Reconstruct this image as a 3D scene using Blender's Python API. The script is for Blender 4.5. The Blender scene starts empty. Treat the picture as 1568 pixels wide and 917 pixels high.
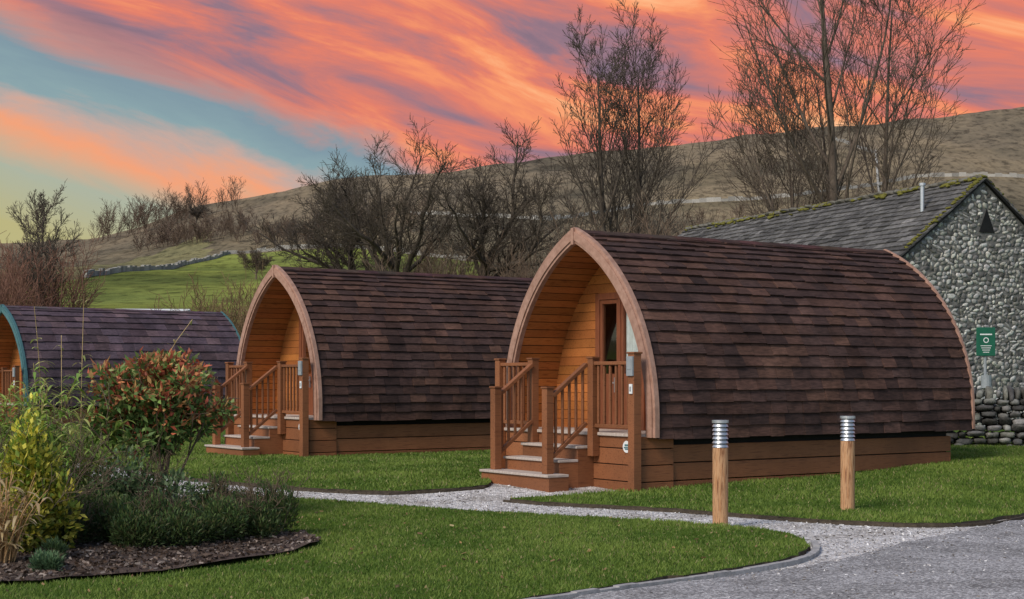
import bpy, math, random, time
import numpy as np
from mathutils import Vector, Matrix, noise, geometry
random.seed(7); rng=np.random.default_rng(7)
scene=bpy.context.scene
C=bpy.data.collections.new("scene_objects"); scene.collection.children.link(C)

# ------------------------------------------------------------------ materials
def nmat(name):
    m=bpy.data.materials.new(name); m.use_nodes=True
    nt=m.node_tree; b=nt.nodes["Principled BSDF"]
    return m,nt,b
def N(nt,t,**kw):
    n=nt.nodes.new(t)
    for k,v in kw.items(): setattr(n,k,v)
    return n
def L(nt,a,b): nt.links.new(a,b)
def rgba(c): return (c[0],c[1],c[2],1)
def mixc(nt,fac,a,b,blend='MIX'):
    n=N(nt,'ShaderNodeMix',data_type='RGBA',blend_type=blend)
    if isinstance(fac,(int,float)): n.inputs[0].default_value=fac
    else: L(nt,fac,n.inputs[0])
    for i,s in ((6,a),(7,b)):
        if isinstance(s,tuple): n.inputs[i].default_value=rgba(s)
        else: L(nt,s,n.inputs[i])
    return n.outputs[2]
def ramp(nt,fac,stops,interp='LINEAR'):
    r=N(nt,'ShaderNodeValToRGB'); r.color_ramp.interpolation=interp
    e=r.color_ramp.elements
    while len(e)<len(stops): e.new(0.5)
    for i,(p,c) in enumerate(stops):
        e[i].position=p; e[i].color=rgba(c)
    L(nt,fac,r.inputs[0]); return r.outputs[0]
def mapv(nt,scale,coord='Object'):
    t=N(nt,'ShaderNodeTexCoord'); m=N(nt,'ShaderNodeMapping')
    m.inputs['Scale'].default_value=scale
    L(nt,t.outputs[coord],m.inputs[0]); return m.outputs[0]
def noi(nt,vec,scale,detail=5,rough=0.6,dist=0):
    n=N(nt,'ShaderNodeTexNoise'); n.inputs['Scale'].default_value=scale
    n.inputs['Detail'].default_value=detail; n.inputs['Roughness'].default_value=rough
    n.inputs['Distortion'].default_value=dist
    L(nt,vec,n.inputs['Vector']); return n.outputs[0]
def bump(nt,b,h,strength,dist):
    n=N(nt,'ShaderNodeBump'); n.inputs['Strength'].default_value=strength
    n.inputs['Distance'].default_value=dist
    L(nt,h,n.inputs['Height']); L(nt,n.outputs[0],b.inputs['Normal'])
def mat_noise(name,c1,c2,scale=5,stretch=(1,1,1),rough=0.8,bs=0.3,bd=0.01,attr=False,lo=0.3,hi=0.7,c3=None,spec=0.3,metal=0,big=0.0):
    m,nt,b=nmat(name); v=mapv(nt,stretch)
    n=noi(nt,v,scale,8,0.65)
    st=[(lo,c1),(hi,c2)]
    if c3: st=[(lo,c1),((lo+hi)/2,c2),(hi,c3)]
    col=ramp(nt,n,st)
    if big>0:
        n2=noi(nt,mapv(nt,(1,1,1)),scale*0.13,4)
        col=mixc(nt,1.0,col,ramp(nt,n2,[(0.3,(1-big,)*3),(0.7,(1+big*0.3,)*3)]),'MULTIPLY')
    if attr:
        a=N(nt,'ShaderNodeAttribute',attribute_name='Col')
        col=mixc(nt,1.0,col,a.outputs[0],'MULTIPLY')
    L(nt,col,b.inputs['Base Color']); b.inputs['Roughness'].default_value=rough
    b.inputs['Specular IOR Level'].default_value=spec; b.inputs['Metallic'].default_value=metal
    if bs>0: bump(nt,b,n,bs,bd)
    return m
def mat_leaf(name,trans=0.3,rough=0.5):
    m,nt,b=nmat(name)
    a=N(nt,'ShaderNodeAttribute',attribute_name='Col')
    L(nt,a.outputs[0],b.inputs['Base Color']); b.inputs['Roughness'].default_value=rough
    b.inputs['Specular IOR Level'].default_value=0.25
    t=N(nt,'ShaderNodeBsdfTranslucent'); L(nt,a.outputs[0],t.inputs[0])
    mx=N(nt,'ShaderNodeMixShader'); mx.inputs[0].default_value=trans
    L(nt,b.outputs[0],mx.inputs[1]); L(nt,t.outputs[0],mx.inputs[2])
    L(nt,mx.outputs[0],nt.nodes['Material Output'].inputs[0])
    return m

M={}
M['tile']=mat_noise('roof_tile_brown',(0.5,0.5,0.5),(1.4,1.34,1.3),14,(0.6,3,3),0.85,0.7,0.008,attr=True,spec=0.18,big=.45)
M['tile_dark']=mat_noise('roof_underlay',(0.01,0.008,0.007),(0.02,0.016,0.014),5)
M['wood']=mat_noise('stained_timber',(0.13,0.042,0.017),(0.29,0.110,0.045),6,(0.6,6,9),0.6,0.25,0.003,attr=True,c3=(0.21,0.072,0.028),big=.35)
M['lining']=mat_noise('varnished_pine_lining',(0.27,0.085,0.020),(0.50,0.18,0.046),5,(1,7,7),0.5,0.2,0.002,attr=True,c3=(0.38,0.125,0.030),spec=0.3,big=.35)
M['trim']=mat_noise('weathered_arch_trim',(0.30,0.16,0.11),(0.50,0.30,0.225),5,(2,2,2),0.7,0.3,0.003,big=.3)
M['teal']=mat_noise('teal_painted_trim',(0.05,0.12,0.13),(0.08,0.18,0.19),5,rough=0.6)
M['tread']=mat_noise('weathered_deck_board',(0.34,0.27,0.22),(0.55,0.47,0.42),8,(1,8,1),0.8,0.3,0.003)
M['dark']=mat_noise('painted_shade_and_backing',(0.006,0.006,0.006),(0.014,0.013,0.012),6)  # near-black: shade under the pod eaves put into colour; also dark backing
M['white']=mat_noise('white_paint',(0.62,0.63,0.62),(0.78,0.78,0.76),9,bs=0.05)
M['metal']=mat_noise('brushed_steel',(0.42,0.43,0.45),(0.62,0.63,0.64),12,(1,1,12),0.38,0.05,0.002,metal=0.8)
M['grey']=mat_noise('grey_plastic',(0.22,0.24,0.25),(0.3,0.32,0.33),9,bs=0.05,rough=0.5)
M['green']=mat_noise('green_sign_enamel',(0.01,0.09,0.05),(0.015,0.12,0.07),6,bs=0.02,rough=0.4)
M['curtain']=mat_noise('cream_curtain',(0.6,0.6,0.58),(0.8,0.8,0.78),9,bs=0.1)
M['frame']=mat_noise('window_frame_wood',(0.15,0.045,0.02),(0.24,0.08,0.035),6,(6,6,1),0.45)
M['bollard']=mat_noise('bollard_timber',(0.24,0.09,0.035),(0.66,0.38,0.20),4,(14,14,0.9),0.7,0.6,0.008,c3=(0.48,0.21,0.085),lo=.38,hi=.62,big=.4)
M['slate']=mat_noise('stone_slate',(0.55,0.55,0.55),(1.35,1.35,1.3),9,(1,1,1),0.9,0.6,0.01,attr=True,spec=0.15,big=.3)
M['stone']=mat_noise('limestone_rubble',(0.5,0.5,0.49),(1.35,1.35,1.3),9,(1,1,1),0.95,0.9,0.03,attr=True,spec=0.1)
M['mortar']=mat_noise('dark_mortar',(0.035,0.033,0.03),(0.24,0.23,0.21),5,(1,1,1),0.95,0.8,0.02)
M['bark']=mat_noise('bark',(0.05,0.038,0.03),(0.15,0.12,0.095),6,(1,1,0.4),0.95,0.4,0.01,attr=True)
M['moss']=mat_noise('moss',(0.07,0.07,0.012),(0.20,0.18,0.03),20,bs=0.6,bd=0.02)
M['leaf']=mat_leaf('leaves')
M['grass']=mat_leaf('grass_blades',0.35,0.6)
M['soil']=mat_noise('soil_edge',(0.03,0.022,0.014),(0.09,0.068,0.045),20,bs=0.6,bd=0.01)
M['mulch']=mat_noise('bark_mulch',(0.025,0.017,0.012),(0.10,0.068,0.05),35,bs=0.9,bd=0.02,c3=(0.06,0.04,0.03))
M['kerb']=mat_noise('kerb_stone',(0.24,0.23,0.22),(0.44,0.42,0.41),15,bs=0.4)
m,nt,b=nmat('window_glass')
fr=N(nt,'ShaderNodeFresnel'); fr.inputs[0].default_value=1.2
tr=N(nt,'ShaderNodeBsdfTransparent'); tr.inputs[0].default_value=(0.8,0.85,0.85,1)
gl=N(nt,'ShaderNodeBsdfGlossy'); gl.inputs['Roughness'].default_value=0.03
mx=N(nt,'ShaderNodeMixShader'); L(nt,fr.outputs[0],mx.inputs[0]); L(nt,tr.outputs[0],mx.inputs[1]); L(nt,gl.outputs[0],mx.inputs[2])
L(nt,mx.outputs[0],nt.nodes['Material Output'].inputs[0]); M['glass']=m
m,nt,b=nmat('lawn_turf'); v=mapv(nt,(1,1,1))
n1=noi(nt,v,0.8,6); n2=noi(nt,v,60,4)
c=ramp(nt,n1,[(0.3,(0.062,0.115,0.017)),(0.55,(0.092,0.158,0.024)),(0.75,(0.14,0.195,0.04))])
c=mixc(nt,1.0,c,ramp(nt,n2,[(0.3,(0.5,0.5,0.5)),(0.7,(1.2,1.2,1.1))]),'MULTIPLY')
L(nt,c,b.inputs['Base Color']); b.inputs['Roughness'].default_value=0.95; b.inputs['Specular IOR Level'].default_value=0.1
bump(nt,b,n2,0.8,0.02); M['lawn']=m
def gravelmat(name,scale,stops,bigs,bsc,bst,bd):
    m,nt,b=nmat(name); v=mapv(nt,(1,1,1))
    vo=N(nt,'ShaderNodeTexVoronoi'); vo.inputs['Scale'].default_value=scale; L(nt,v,vo.inputs['Vector'])
    sp=N(nt,'ShaderNodeSeparateColor'); L(nt,vo.outputs['Color'],sp.inputs[0])
    c=ramp(nt,sp.outputs[0],stops)
    n3=noi(nt,v,bsc,9,.7)
    c=mixc(nt,1.0,c,ramp(nt,n3,bigs),'MULTIPLY')
    L(nt,c,b.inputs['Base Color']); b.inputs['Roughness'].default_value=0.92; b.inputs['Specular IOR Level'].default_value=0.12
    bump(nt,b,vo.outputs['Distance'],bst,bd); return m
M['gravel']=gravelmat('pale_gravel',38,[(0.0,(0.22,0.20,0.19)),(0.35,(0.56,0.53,0.51)),(1.0,(0.88,0.85,0.83))],[(0.34,(0.62,0.58,0.53)),(0.52,(1.04,1.03,1.02))],1.3,.9,.03)
M['asphalt']=gravelmat('worn_asphalt',70,[(0.0,(0.15,0.145,0.145)),(0.6,(0.29,0.28,0.28)),(1.0,(0.62,0.60,0.59))],[(0.36,(0.62,0.61,0.60)),(0.54,(1.05,1.04,1.04))],.9,.5,.008)
m,nt,b=nmat('hill_pasture'); v=mapv(nt,(1,1,1))
a=N(nt,'ShaderNodeAttribute',attribute_name='Col')
n1=noi(nt,mapv(nt,(1,.32,.5)),0.022,12,0.66,0.0); n2=noi(nt,mapv(nt,(1,.3,1)),0.45,8,0.7); n4=noi(nt,mapv(nt,(.25,.5,1)),0.05,6,.6,0)
c=mixc(nt,1.0,a.outputs[0],ramp(nt,n1,[(0.36,(0.42,0.44,0.46)),(0.48,(0.84,0.84,0.84)),(0.58,(1.08,1.04,.98)),(0.70,(1.32,1.26,1.14))]),'MULTIPLY')
c=mixc(nt,1.0,c,ramp(nt,n2,[(0.38,(0.45,0.45,0.45)),(0.5,(0.96,0.96,0.96)),(0.7,(1.18,1.18,1.14))]),'MULTIPLY')
c=mixc(nt,1.0,c,ramp(nt,n4,[(0.40,(0.66,0.68,0.68)),(0.5,(1.0,1.0,1.0))]),'MULTIPLY')
L(nt,c,b.inputs['Base Color']); b.inputs['Roughness'].default_value=1; b.inputs['Specular IOR Level'].default_value=0.05
bump(nt,b,n1,0.5,6.0); M['terrain']=m

# ------------------------------------------------------------------ mesh helpers
def mk(name,verts,faces,mats,mi=None,cols=None,parent=None,smooth=False,loc=None,bevel=0):
    me=bpy.data.meshes.new(name+"_mesh")
    if isinstance(verts,np.ndarray) and isinstance(faces,np.ndarray):
        nv=len(verts); nf,k=faces.shape
        me.vertices.add(nv); me.vertices.foreach_set('co',verts.astype(np.float32).ravel())
        me.loops.add(nf*k); me.loops.foreach_set('vertex_index',faces.astype(np.int32).ravel())
        me.polygons.add(nf); me.polygons.foreach_set('loop_start',np.arange(0,nf*k,k,dtype=np.int32))
        me.polygons.foreach_set('loop_total',np.full(nf,k,dtype=np.int32))
        me.update(calc_edges=True)
    else:
        me.from_pydata([tuple(p) for p in verts],[],[tuple(f) for f in faces]); me.update()
    for mt in mats: me.materials.append(mt)
    if mi is not None: me.polygons.foreach_set('material_index',np.array(mi,dtype=np.int32))
    if cols is not None:
        cols=np.asarray(cols,dtype=np.float32)
        lt=np.empty(len(me.polygons),dtype=np.int32); me.polygons.foreach_get('loop_total',lt)
        cc=np.repeat(cols,lt,axis=0); cc=np.concatenate([cc,np.ones((len(cc),1),np.float32)],1)
        at=me.color_attributes.new('Col','FLOAT_COLOR','CORNER'); at.data.foreach_set('color',cc.ravel())
    if smooth: me.polygons.foreach_set('use_smooth',np.ones(len(me.polygons),dtype=bool))
    ob=bpy.data.objects.new(name,me); C.objects.link(ob)
    if parent: ob.parent=parent
    if loc: ob.location=loc
    if bevel:
        bv=ob.modifiers.new('bevel','BEVEL'); bv.width=bevel; bv.segments=1; bv.limit_method='ANGLE'
    return ob
def empty(name,loc,rz=0):
    e=bpy.data.objects.new(name,None); e.empty_display_size=0.5; C.objects.link(e)
    e.location=loc; e.rotation_euler=(0,0,rz); return e
class MB:
    def __init__(s): s.v=[];s.f=[];s.m=[];s.c=[]
    def add(s,vs,fs,mi=0,col=(1,1,1)):
        o=len(s.v); s.v+= [tuple(p) for p in vs]
        for f in fs: s.f.append([o+i for i in f]); s.m.append(mi); s.c.append(col)
    def hexa(s,p,mi=0,col=(1,1,1)):
        s.add(p,[(3,2,1,0),(4,5,6,7),(0,1,5,4),(1,2,6,5),(2,3,7,6),(3,0,4,7)],mi,col)
    def box(s,x0,x1,y0,y1,z0,z1,mi=0,col=None):
        if col is None: col=(random.uniform(.82,1.15),)*3
        s.hexa([(x0,y0,z0),(x1,y0,z0),(x1,y1,z0),(x0,y1,z0),(x0,y0,z1),(x1,y0,z1),(x1,y1,z1),(x0,y1,z1)],mi,col)
    def beam(s,a,b,w,h,mi=0,col=None):
        if col is None: col=(random.uniform(.85,1.15),)*3
        a=Vector(a); b=Vector(b); d=(b-a).normalized()
        up=Vector((0,0,1)) if abs(d.z)<0.95 else Vector((1,0,0))
        sd=d.cross(up).normalized()*w/2; u=sd.cross(d).normalized()*h/2
        s.hexa([a-sd-u,a+sd-u,b+sd-u,b-sd-u,a-sd+u,a+sd+u,b+sd+u,b-sd+u],mi,col)
    def cyl(s,x,y,z0,z1,r,n=16,mi=0,col=(1,1,1),r1=None):
        r1=r if r1 is None else r1
        vs=[(x+r*math.cos(2*math.pi*i/n),y+r*math.sin(2*math.pi*i/n),z0) for i in range(n)]+[(x+r1*math.cos(2*math.pi*i/n),y+r1*math.sin(2*math.pi*i/n),z1) for i in range(n)]
        fs=[(i,(i+1)%n,n+(i+1)%n,n+i) for i in range(n)]+[tuple(range(n,2*n)),tuple(range(n-1,-1,-1))]
        s.add(vs,fs,mi,col)
    def build(s,name,mats,parent=None,smooth=False,bevel=0):
        return mk(name,s.v,s.f,mats,s.m,s.c,parent,smooth,None,bevel)

def sm(a,b,x):
    t=min(1,max(0,(x-a)/(b-a))); return t*t*(3-2*t)
# ------------------------------------------------------------------ terrain height
RA=[-.45,-.338,-.295,-.25,-.215,-.204,-.19,-.153,-.114,-.036,.033,.093,.153,.205,.257,.338,.45]
RE=[.078,.085,.089,.098,.111,.114,.1165,.122,.130,.137,.144,.151,.159,.165,.169,.176,.18]
YT=[0,50,70,90,150,250]; ZT=[.12,.3,2.2,4.65,9.3,19.0]
def lerpt(x,X,Y):
    if x<=X[0]: return Y[0]
    for i in range(1,len(X)):
        if x<=X[i]: return Y[i-1]+(Y[i]-Y[i-1])*(x-X[i-1])/(X[i]-X[i-1])
    return Y[-1]
def g(x,y):
    z=0.12*sm(17,20,y)
    z+=0.14*sm(3,6.5,x)*sm(19,22.5,y)*(1-sm(35,50,y))
    if y>30:
        z2=lerpt(y,YT,ZT); z=z+(z2-z)*sm(30,45,y)
    if y>250:
        a=x/y; R=lerpt(a,RA,RE); yy=min(y,600)
        t=(yy-250)/350; s=t*t*(3-2*t)
        e=(19.0-1.5)/250; e2=e+(R-e)*s
        z=1.5+yy*e2
        if y>600: z-= 0.04*(y-600)
    if y>80:
        k=sm(80,200,y)*.35+sm(300,450,y)*.65
        z+=k*(noise.noise(Vector((x*.02,y*.02,0)))*1.6+noise.noise(Vector((x*.07,y*.07,3)))*.7)
        if y>350: z+=sm(350,600,y)*(noise.noise(Vector((x*.012,y*.012,9)))*3.0+noise.noise(Vector((x*.05,y*.09,2)))*1.4)
    return z
ys=list(np.arange(-60,8,6))+list(np.arange(8,50,1.0))+list(np.arange(50,120,2.5))+list(np.arange(120,420,4))+list(np.arange(420,640,5))+list(np.arange(640,1600,60))
xs=np.concatenate([-np.geomspace(1200,22,60),np.arange(-20,21,1.0),np.geomspace(22,1200,60)])
xs=np.array(sorted(set(list(np.round(xs,2))+list(np.arange(-140,240,4.0)))))
V=[]
nx=len(xs); ny=len(ys)
FW=[(-.45,140),(-.282,215),(-.226,290),(-.187,370),(-.118,370),(-.05,340),(0,300)]
def groundcol(x,y):
    a=x/max(y,1)
    if y<60: return (0.07,0.15,0.015)
    yt=lerpt(a,[p[0] for p in FW],[p[1] for p in FW])
    n=noise.noise(Vector((x*.03,y*.03,5)))
    if y<yt and a<-.02 :
        return (0.215+.05*n,0.25+.04*n,0.06)
    if y<yt+120 and a<-.2: return (0.25,0.225,0.11)
    k=max(0,min(1,(y-200)/300))
    c1=(0.175,0.15,0.088); c2=(0.215,0.172,0.118)
    return tuple(c1[i]*(1-k)+c2[i]*k for i in range(3))
for j,y in enumerate(ys):
    for i,x in enumerate(xs):
        z=g(x,y)
        if y<33: z-=0.08
        V.append((x,y,z))
F=np.array([[j*nx+i,j*nx+i+1,(j+1)*nx+i+1,(j+1)*nx+i] for j in range(ny-1) for i in range(nx-1)])
CC=[groundcol((xs[i]+xs[i+1])/2,(ys[j]+ys[j+1])/2) for j in range(ny-1) for i in range(nx-1)]
mk('ground_and_hills',np.array(V),F,[M['terrain']],None,CC,smooth=True)
# ------------------------------------------------------------------ sheets
def catmull(pts,step=0.25,closed=True):
    n=len(pts); out=[]
    for i in range(n if closed else n-1):
        if closed: p0,p1,p2,p3=[pts[(i+k-1)%n] for k in range(4)]
        else: p0,p1,p2,p3=[pts[min(max(i+k-1,0),n-1)] for k in range(4)]
        d=math.dist(p1,p2); m_=max(1,int(d/step))
        if d>3.5:
            for q in range(m_): 
                t=q/m_; out.append((p1[0]+(p2[0]-p1[0])*t,p1[1]+(p2[1]-p1[1])*t))
            continue
        for q in range(m_):
            t=q/m_
            out.append(tuple(0.5*((2*p1[k])+(-p0[k]+p2[k])*t+(2*p0[k]-5*p1[k]+4*p2[k]-p3[k])*t*t+(-p0[k]+3*p1[k]-3*p2[k]+p3[k])*t**3) for k in (0,1)))
    if not closed: out.append(pts[-1])
    return out
def inside(poly,x,y):
    px=np.array([p[0] for p in poly]); py=np.array([p[1] for p in poly])
    qx=np.roll(px,-1); qy=np.roll(py,-1)
    x=np.atleast_1d(x); y=np.atleast_1d(y); res=np.zeros(len(x),bool)
    for a in range(0,len(x),20000):
        X_=x[a:a+20000,None]; Y_=y[a:a+20000,None]
        c=((py>Y_)!=(qy>Y_))&(X_<(qx-px)*(Y_-py)/((qy-py)+1e-12)+px)
        res[a:a+20000]=c.sum(1)%2==1
    return res
def sheet(name,poly,zoff,mat,grid=0.6,skirt=0,skirtmat=None,zf=None,wob=0,step=.25):
    poly=catmull(poly,step)
    if wob: poly=[(p[0]+wob*(noise.noise(Vector((p[0]*4,p[1]*4,0)))+.5*noise.noise(Vector((p[0]*13,p[1]*13,2)))),p[1]+wob*(2*noise.noise(Vector((p[0]*4,p[1]*4,7)))+noise.noise(Vector((p[0]*13,p[1]*13,5))))) for p in poly]
    n=len(poly); xs=[p[0] for p in poly]; ys_=[p[1] for p in poly]
    gx,gy=np.meshgrid(np.arange(min(xs),max(xs),grid),np.arange(min(ys_),max(ys_),grid))
    gx=gx.ravel()+.013; gy=gy.ravel()+.017; k=inside(poly,gx,gy)
    pts=[Vector(p) for p in poly]+[Vector((a,b)) for a,b in zip(gx[k],gy[k])]
    r=geometry.delaunay_2d_cdt(pts,[],[list(range(n))],1,1e-5)
    vs=[(p.x,p.y,g(p.x,p.y)+zoff+(zf(p.x,p.y) if zf else 0)) for p in r[0]]
    fs=[]
    for f in r[2]:
        a,b_,c_=[Vector(vs[i][:2]) for i in f[:3]]
        if (b_-a).cross(c_-a)<0: f=list(reversed(f))
        fs.append(list(f))
    mi=[0]*len(fs)
    tri=np.array([[vs[i] for i in f[:3]] for f in fs])
    if skirt:
        for i in range(n):
            p=poly[i]; q=poly[(i+1)%n]; o=len(vs)
            zp=g(*p)+zoff; zq=g(*q)+zoff
            vs+=[(p[0],p[1],zp),(q[0],q[1],zq),(q[0],q[1],zq-skirt),(p[0],p[1],zp-skirt)]
            fs.append([o,o+1,o+2,o+3]); mi.append(1)
    ob=mk(name,vs,fs,[mat]+([skirtmat] if skirtmat else []),mi)
    return ob,tri,poly
gravel_poly=[(-30,8.0),(-1.0,8.6),(6,11),(9,17),(6,18.5),(3,20),(2,22),(-2,24),(-6,27),(-30,36)]
gro,grtri,_=sheet('gravel_path',gravel_poly,0.0,M['gravel'])
road_poly=[(-6,5.0),(-2.0,8.0),(-.6,9.3),(.38,10.2),(1.01,10.8),(1.83,11.45),(2.5,12.1),(3.24,13.2),(3.97,14.15),(4.7,15.1),(5.4,15.85),(6.9,17.1),(12,20.6),(26,30),(30,20),(20,2),(0,2)]
rdo,rdtri,_=sheet('asphalt_road',road_poly,0.02,M['asphalt'],wob=0.08,step=.12)
lawn1=[(-3.90,18.3),(-3.0,18.1),(-1.78,17.6),(-.46,16.65),(.795,15.9),(1.93,15.1),(2.475,14.5),(2.64,13.8),(2.5,12.9),(2.2,12.25),(1.57,11.5),(.975,10.95),(.38,10.36),(-.34,9.6),(-2,8.2),(-6,6.5),(-13,6.5),(-13,25),(-7.4,22),(-6,20.4),(-4.76,18.9)]
lawn2=[(-.35,19.2),(-1.07,18.75),(-1.78,18.65),(-3.16,19.3),(-4.5,20.5),(-5.5,22.2),(-6.6,23.9),(-9,26.2),(-16,32),(-16,40),(4,40),(4,26),(2,22),(.6,21),(-.2,20)]
lawn3=[(-.03,17.95),(.45,18.15),(.92,18.42),(1.6,18.75),(2.2,19.5),(3.5,22),(4,26),(4,36),(22,36),(22,28.2),(12,21.2),(6.9,17.5),(5.5,16.3),(4.75,15.5),(4.05,15.22),(3.15,15.65),(2.45,16.3),(1.6,17.05),(.5,17.6)]
lawns=[]
for i,(p,nm) in enumerate(((lawn1,'lawn'),(lawn2,'lawn.001'),(lawn3,'lawn.002'))):
    lawns.append(sheet(nm,p,0.04,M['lawn'],skirt=0.10,skirtmat=M['soil'],wob=0.045,step=.12))
bed=[(-3.7,10.55),(-3.02,10.95),(-2.42,11.5),(-1.94,12.25),(-1.67,13.2),(-1.9,13.9),(-2.4,14.5),(-3.0,16.4),(-4.2,17.2),(-6,17.6),(-8.5,17),(-8.5,10),(-6,9.8)]
bedo,bedtri,bedp=sheet('mulch_flower_bed',bed,0.05,M['mulch'],grid=0.2,zf=lambda x,y:0.04*noise.noise(Vector((x*2,y*2,1)))+.02,wob=0.05)
def ribbon(name,pts,w,z0,z1,mat):
    p=catmull(pts,0.2,False); mb=MB()
    for i in range(len(p)-1):
        a=Vector(p[i]);b=Vector(p[i+1]); d=(b-a).normalized(); nrm=Vector((-d.y,d.x))*w/2
        za=g(*a);zb=g(*b); gap=d*(.004 if i%3==0 else 0); hz=random.uniform(-.006,.006)
        A=a+gap
        mb.hexa([(*(A-nrm),za+z0),(*(b-nrm),zb+z0),(*(b+nrm),zb+z0),(*(A+nrm),za+z0),(*(A-nrm),za+z1+hz),(*(b-nrm),zb+z1+hz),(*(b+nrm),zb+z1+hz),(*(A+nrm),za+z1+hz)])
    return mb.build(name,[mat])
ribbon('kerb_edging',[(-3,7.55),(-2,8.12),(-.34,9.52),(.42,10.29),(1.02,10.88),(1.63,11.43),(2.27,12.18),(2.58,12.88),(2.71,13.6)],0.06,-.05,.04,M['kerb'])
ribbon('timber_lawn_edging',[(-.1,17.93),(.5,17.53),(1.6,16.98),(2.45,16.23),(3.15,15.58),(4.05,15.15),(4.85,15.4),(5.55,16.2)],0.03,-.05,.03,M['soil'])
ribbon('timber_lawn_edging.001',[(-.35,19.13),(-1.07,18.68),(-1.78,18.58),(-3.18,19.23),(-4.55,20.45)],0.03,-.05,.03,M['soil'])

def grass(name,tri,dens,ymax,h,w,holes=[],parent=None):
    A=tri[:,0];B=tri[:,1];Cc=tri[:,2]
    cen=(A+B+Cc)/3
    area=0.5*np.abs((B[:,0]-A[:,0])*(Cc[:,1]-A[:,1])-(B[:,1]-A[:,1])*(Cc[:,0]-A[:,0]))
    vis=(np.abs(cen[:,0])<cen[:,1]*.37+.6)&(cen[:,1]<ymax)&(cen[:,1]>9.2)
    area=area*vis; n=int(area.sum()*dens)
    idx=rng.choice(len(area),n,p=area/area.sum())
    r1=np.sqrt(rng.random(n))[:,None]; r2=rng.random(n)[:,None]
    P=A[idx]*(1-r1)+B[idx]*r1*(1-r2)+Cc[idx]*r1*r2
    for hp in holes:
        k=~inside(hp,P[:,0],P[:,1]); P=P[k]
    n=len(P); nz=np.array([noise.noise(Vector((p[0]*.9,p[1]*.9,0)))+.6*noise.noise(Vector((p[0]*3.3,p[1]*3.3,4))) for p in P])
    ang=rng.random(n)*6.28; hh=h*rng.uniform(.4,1.3,n)*(1+nz*.4); ww=w*rng.uniform(.7,1.3,n)*(0.6+P[:,1]/25)
    dx=np.cos(ang)*ww;dy=np.sin(ang)*ww
    la=rng.random(n)*6.28; ll=hh*rng.uniform(0,1.3,n)
    v0=P+np.stack([-dx,-dy,np.full(n,-.005)],1); v1=P+np.stack([dx,dy,np.full(n,-.005)],1)
    v2=P+np.stack([np.cos(la)*ll,np.sin(la)*ll,hh],1)
    V=np.stack([v0,v1,v2],1).reshape(-1,3); F=np.arange(3*n).reshape(-1,3)
    t=np.clip(.5+nz*.9+rng.normal(0,.2,n),0,1)[:,None]
    c=np.array([.088,.155,.020])*(1-t)+np.array([.215,.290,.055])*t
    dry=rng.random(n)<.06; c[dry]=np.array([.36,.32,.14])
    return mk(name,V,F,[M['grass']],None,c,parent=parent)
grass('grass_blades',lawns[0][1],3200,24,.027,.006,[bedp],parent=lawns[0][0])
grass('grass_blades',lawns[1][1],1100,33,.035,.008,parent=lawns[1][0])
grass('grass_blades',lawns[2][1],1500,31,.033,.007,parent=lawns[2][0])
def chips(name,tri,n,size,cols,parent,mat,zadd=.01,cond=None):
    A=tri[:,0];B=tri[:,1];Cc=tri[:,2]
    area=0.5*np.abs((B[:,0]-A[:,0])*(Cc[:,1]-A[:,1])-(B[:,1]-A[:,1])*(Cc[:,0]-A[:,0]))
    idx=rng.choice(len(area),n,p=area/area.sum()); r1=np.sqrt(rng.random(n))[:,None]; r2=rng.random(n)[:,None]
    P=A[idx]*(1-r1)+B[idx]*r1*(1-r2)+Cc[idx]*r1*r2
    if cond is not None: P=P[cond(P)]; n=len(P)
    P[:,2]+=zadd
    q=rng.normal(size=(n,3)); q/=np.linalg.norm(q,axis=1)[:,None]; q[:,2]*=.5
    w=np.cross(q,rng.normal(size=(n,3))); w/=np.linalg.norm(w,axis=1)[:,None]
    s=size*rng.uniform(.5,1.5,n)[:,None]
    V=np.stack([P-q*s-w*s*.4,P+q*s-w*s*.3,P+q*s*.8+w*s*.4,P-q*s*.9+w*s*.3],1).reshape(-1,3)
    F=np.arange(4*n).reshape(-1,4); c=np.array(cols)[rng.integers(0,len(cols),n)]*rng.uniform(.6,1.3,(n,1))
    return mk(name,V,F,[mat],None,c,parent=parent)
chips('bark_chips',bedtri,26000,.022,[(.04,.025,.016),(.10,.065,.045),(.18,.13,.10),(.06,.04,.03),(.32,.26,.22)],bedo,M['leaf'])
chips('pebbles',grtri,150000,.012,[(.66,.63,.61),(.85,.83,.81),(.42,.39,.36),(.16,.14,.12)],gro,M['leaf'],.006,cond=lambda P:(np.abs(P[:,0])<P[:,1]*.37)&(P[:,1]<23))
gm=np.array([(2.5,12.1),(3.24,13.2),(3.97,14.15),(4.7,15.1),(1.83,11.45),(5.4,15.85)])
def near(P):
    d=np.min(np.linalg.norm(P[:,None,:2]-gm[None],axis=2),axis=1); return rng.random(len(P))<np.exp(-d*1.5)
chips('loose_gravel',rdtri,160000,.009,[(.6,.57,.56),(.8,.78,.77),(.4,.37,.35),(.2,.17,.14)],rdo,M['leaf'],.005,cond=near)
chips('leaf_litter',lawns[0][1],1500,.018,[(.35,.22,.1),(.25,.15,.08),(.4,.3,.15)],lawns[0][0],M['leaf'],.02,cond=lambda P:(np.abs(P[:,0])<P[:,1]*.37)&(P[:,1]>9))

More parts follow.
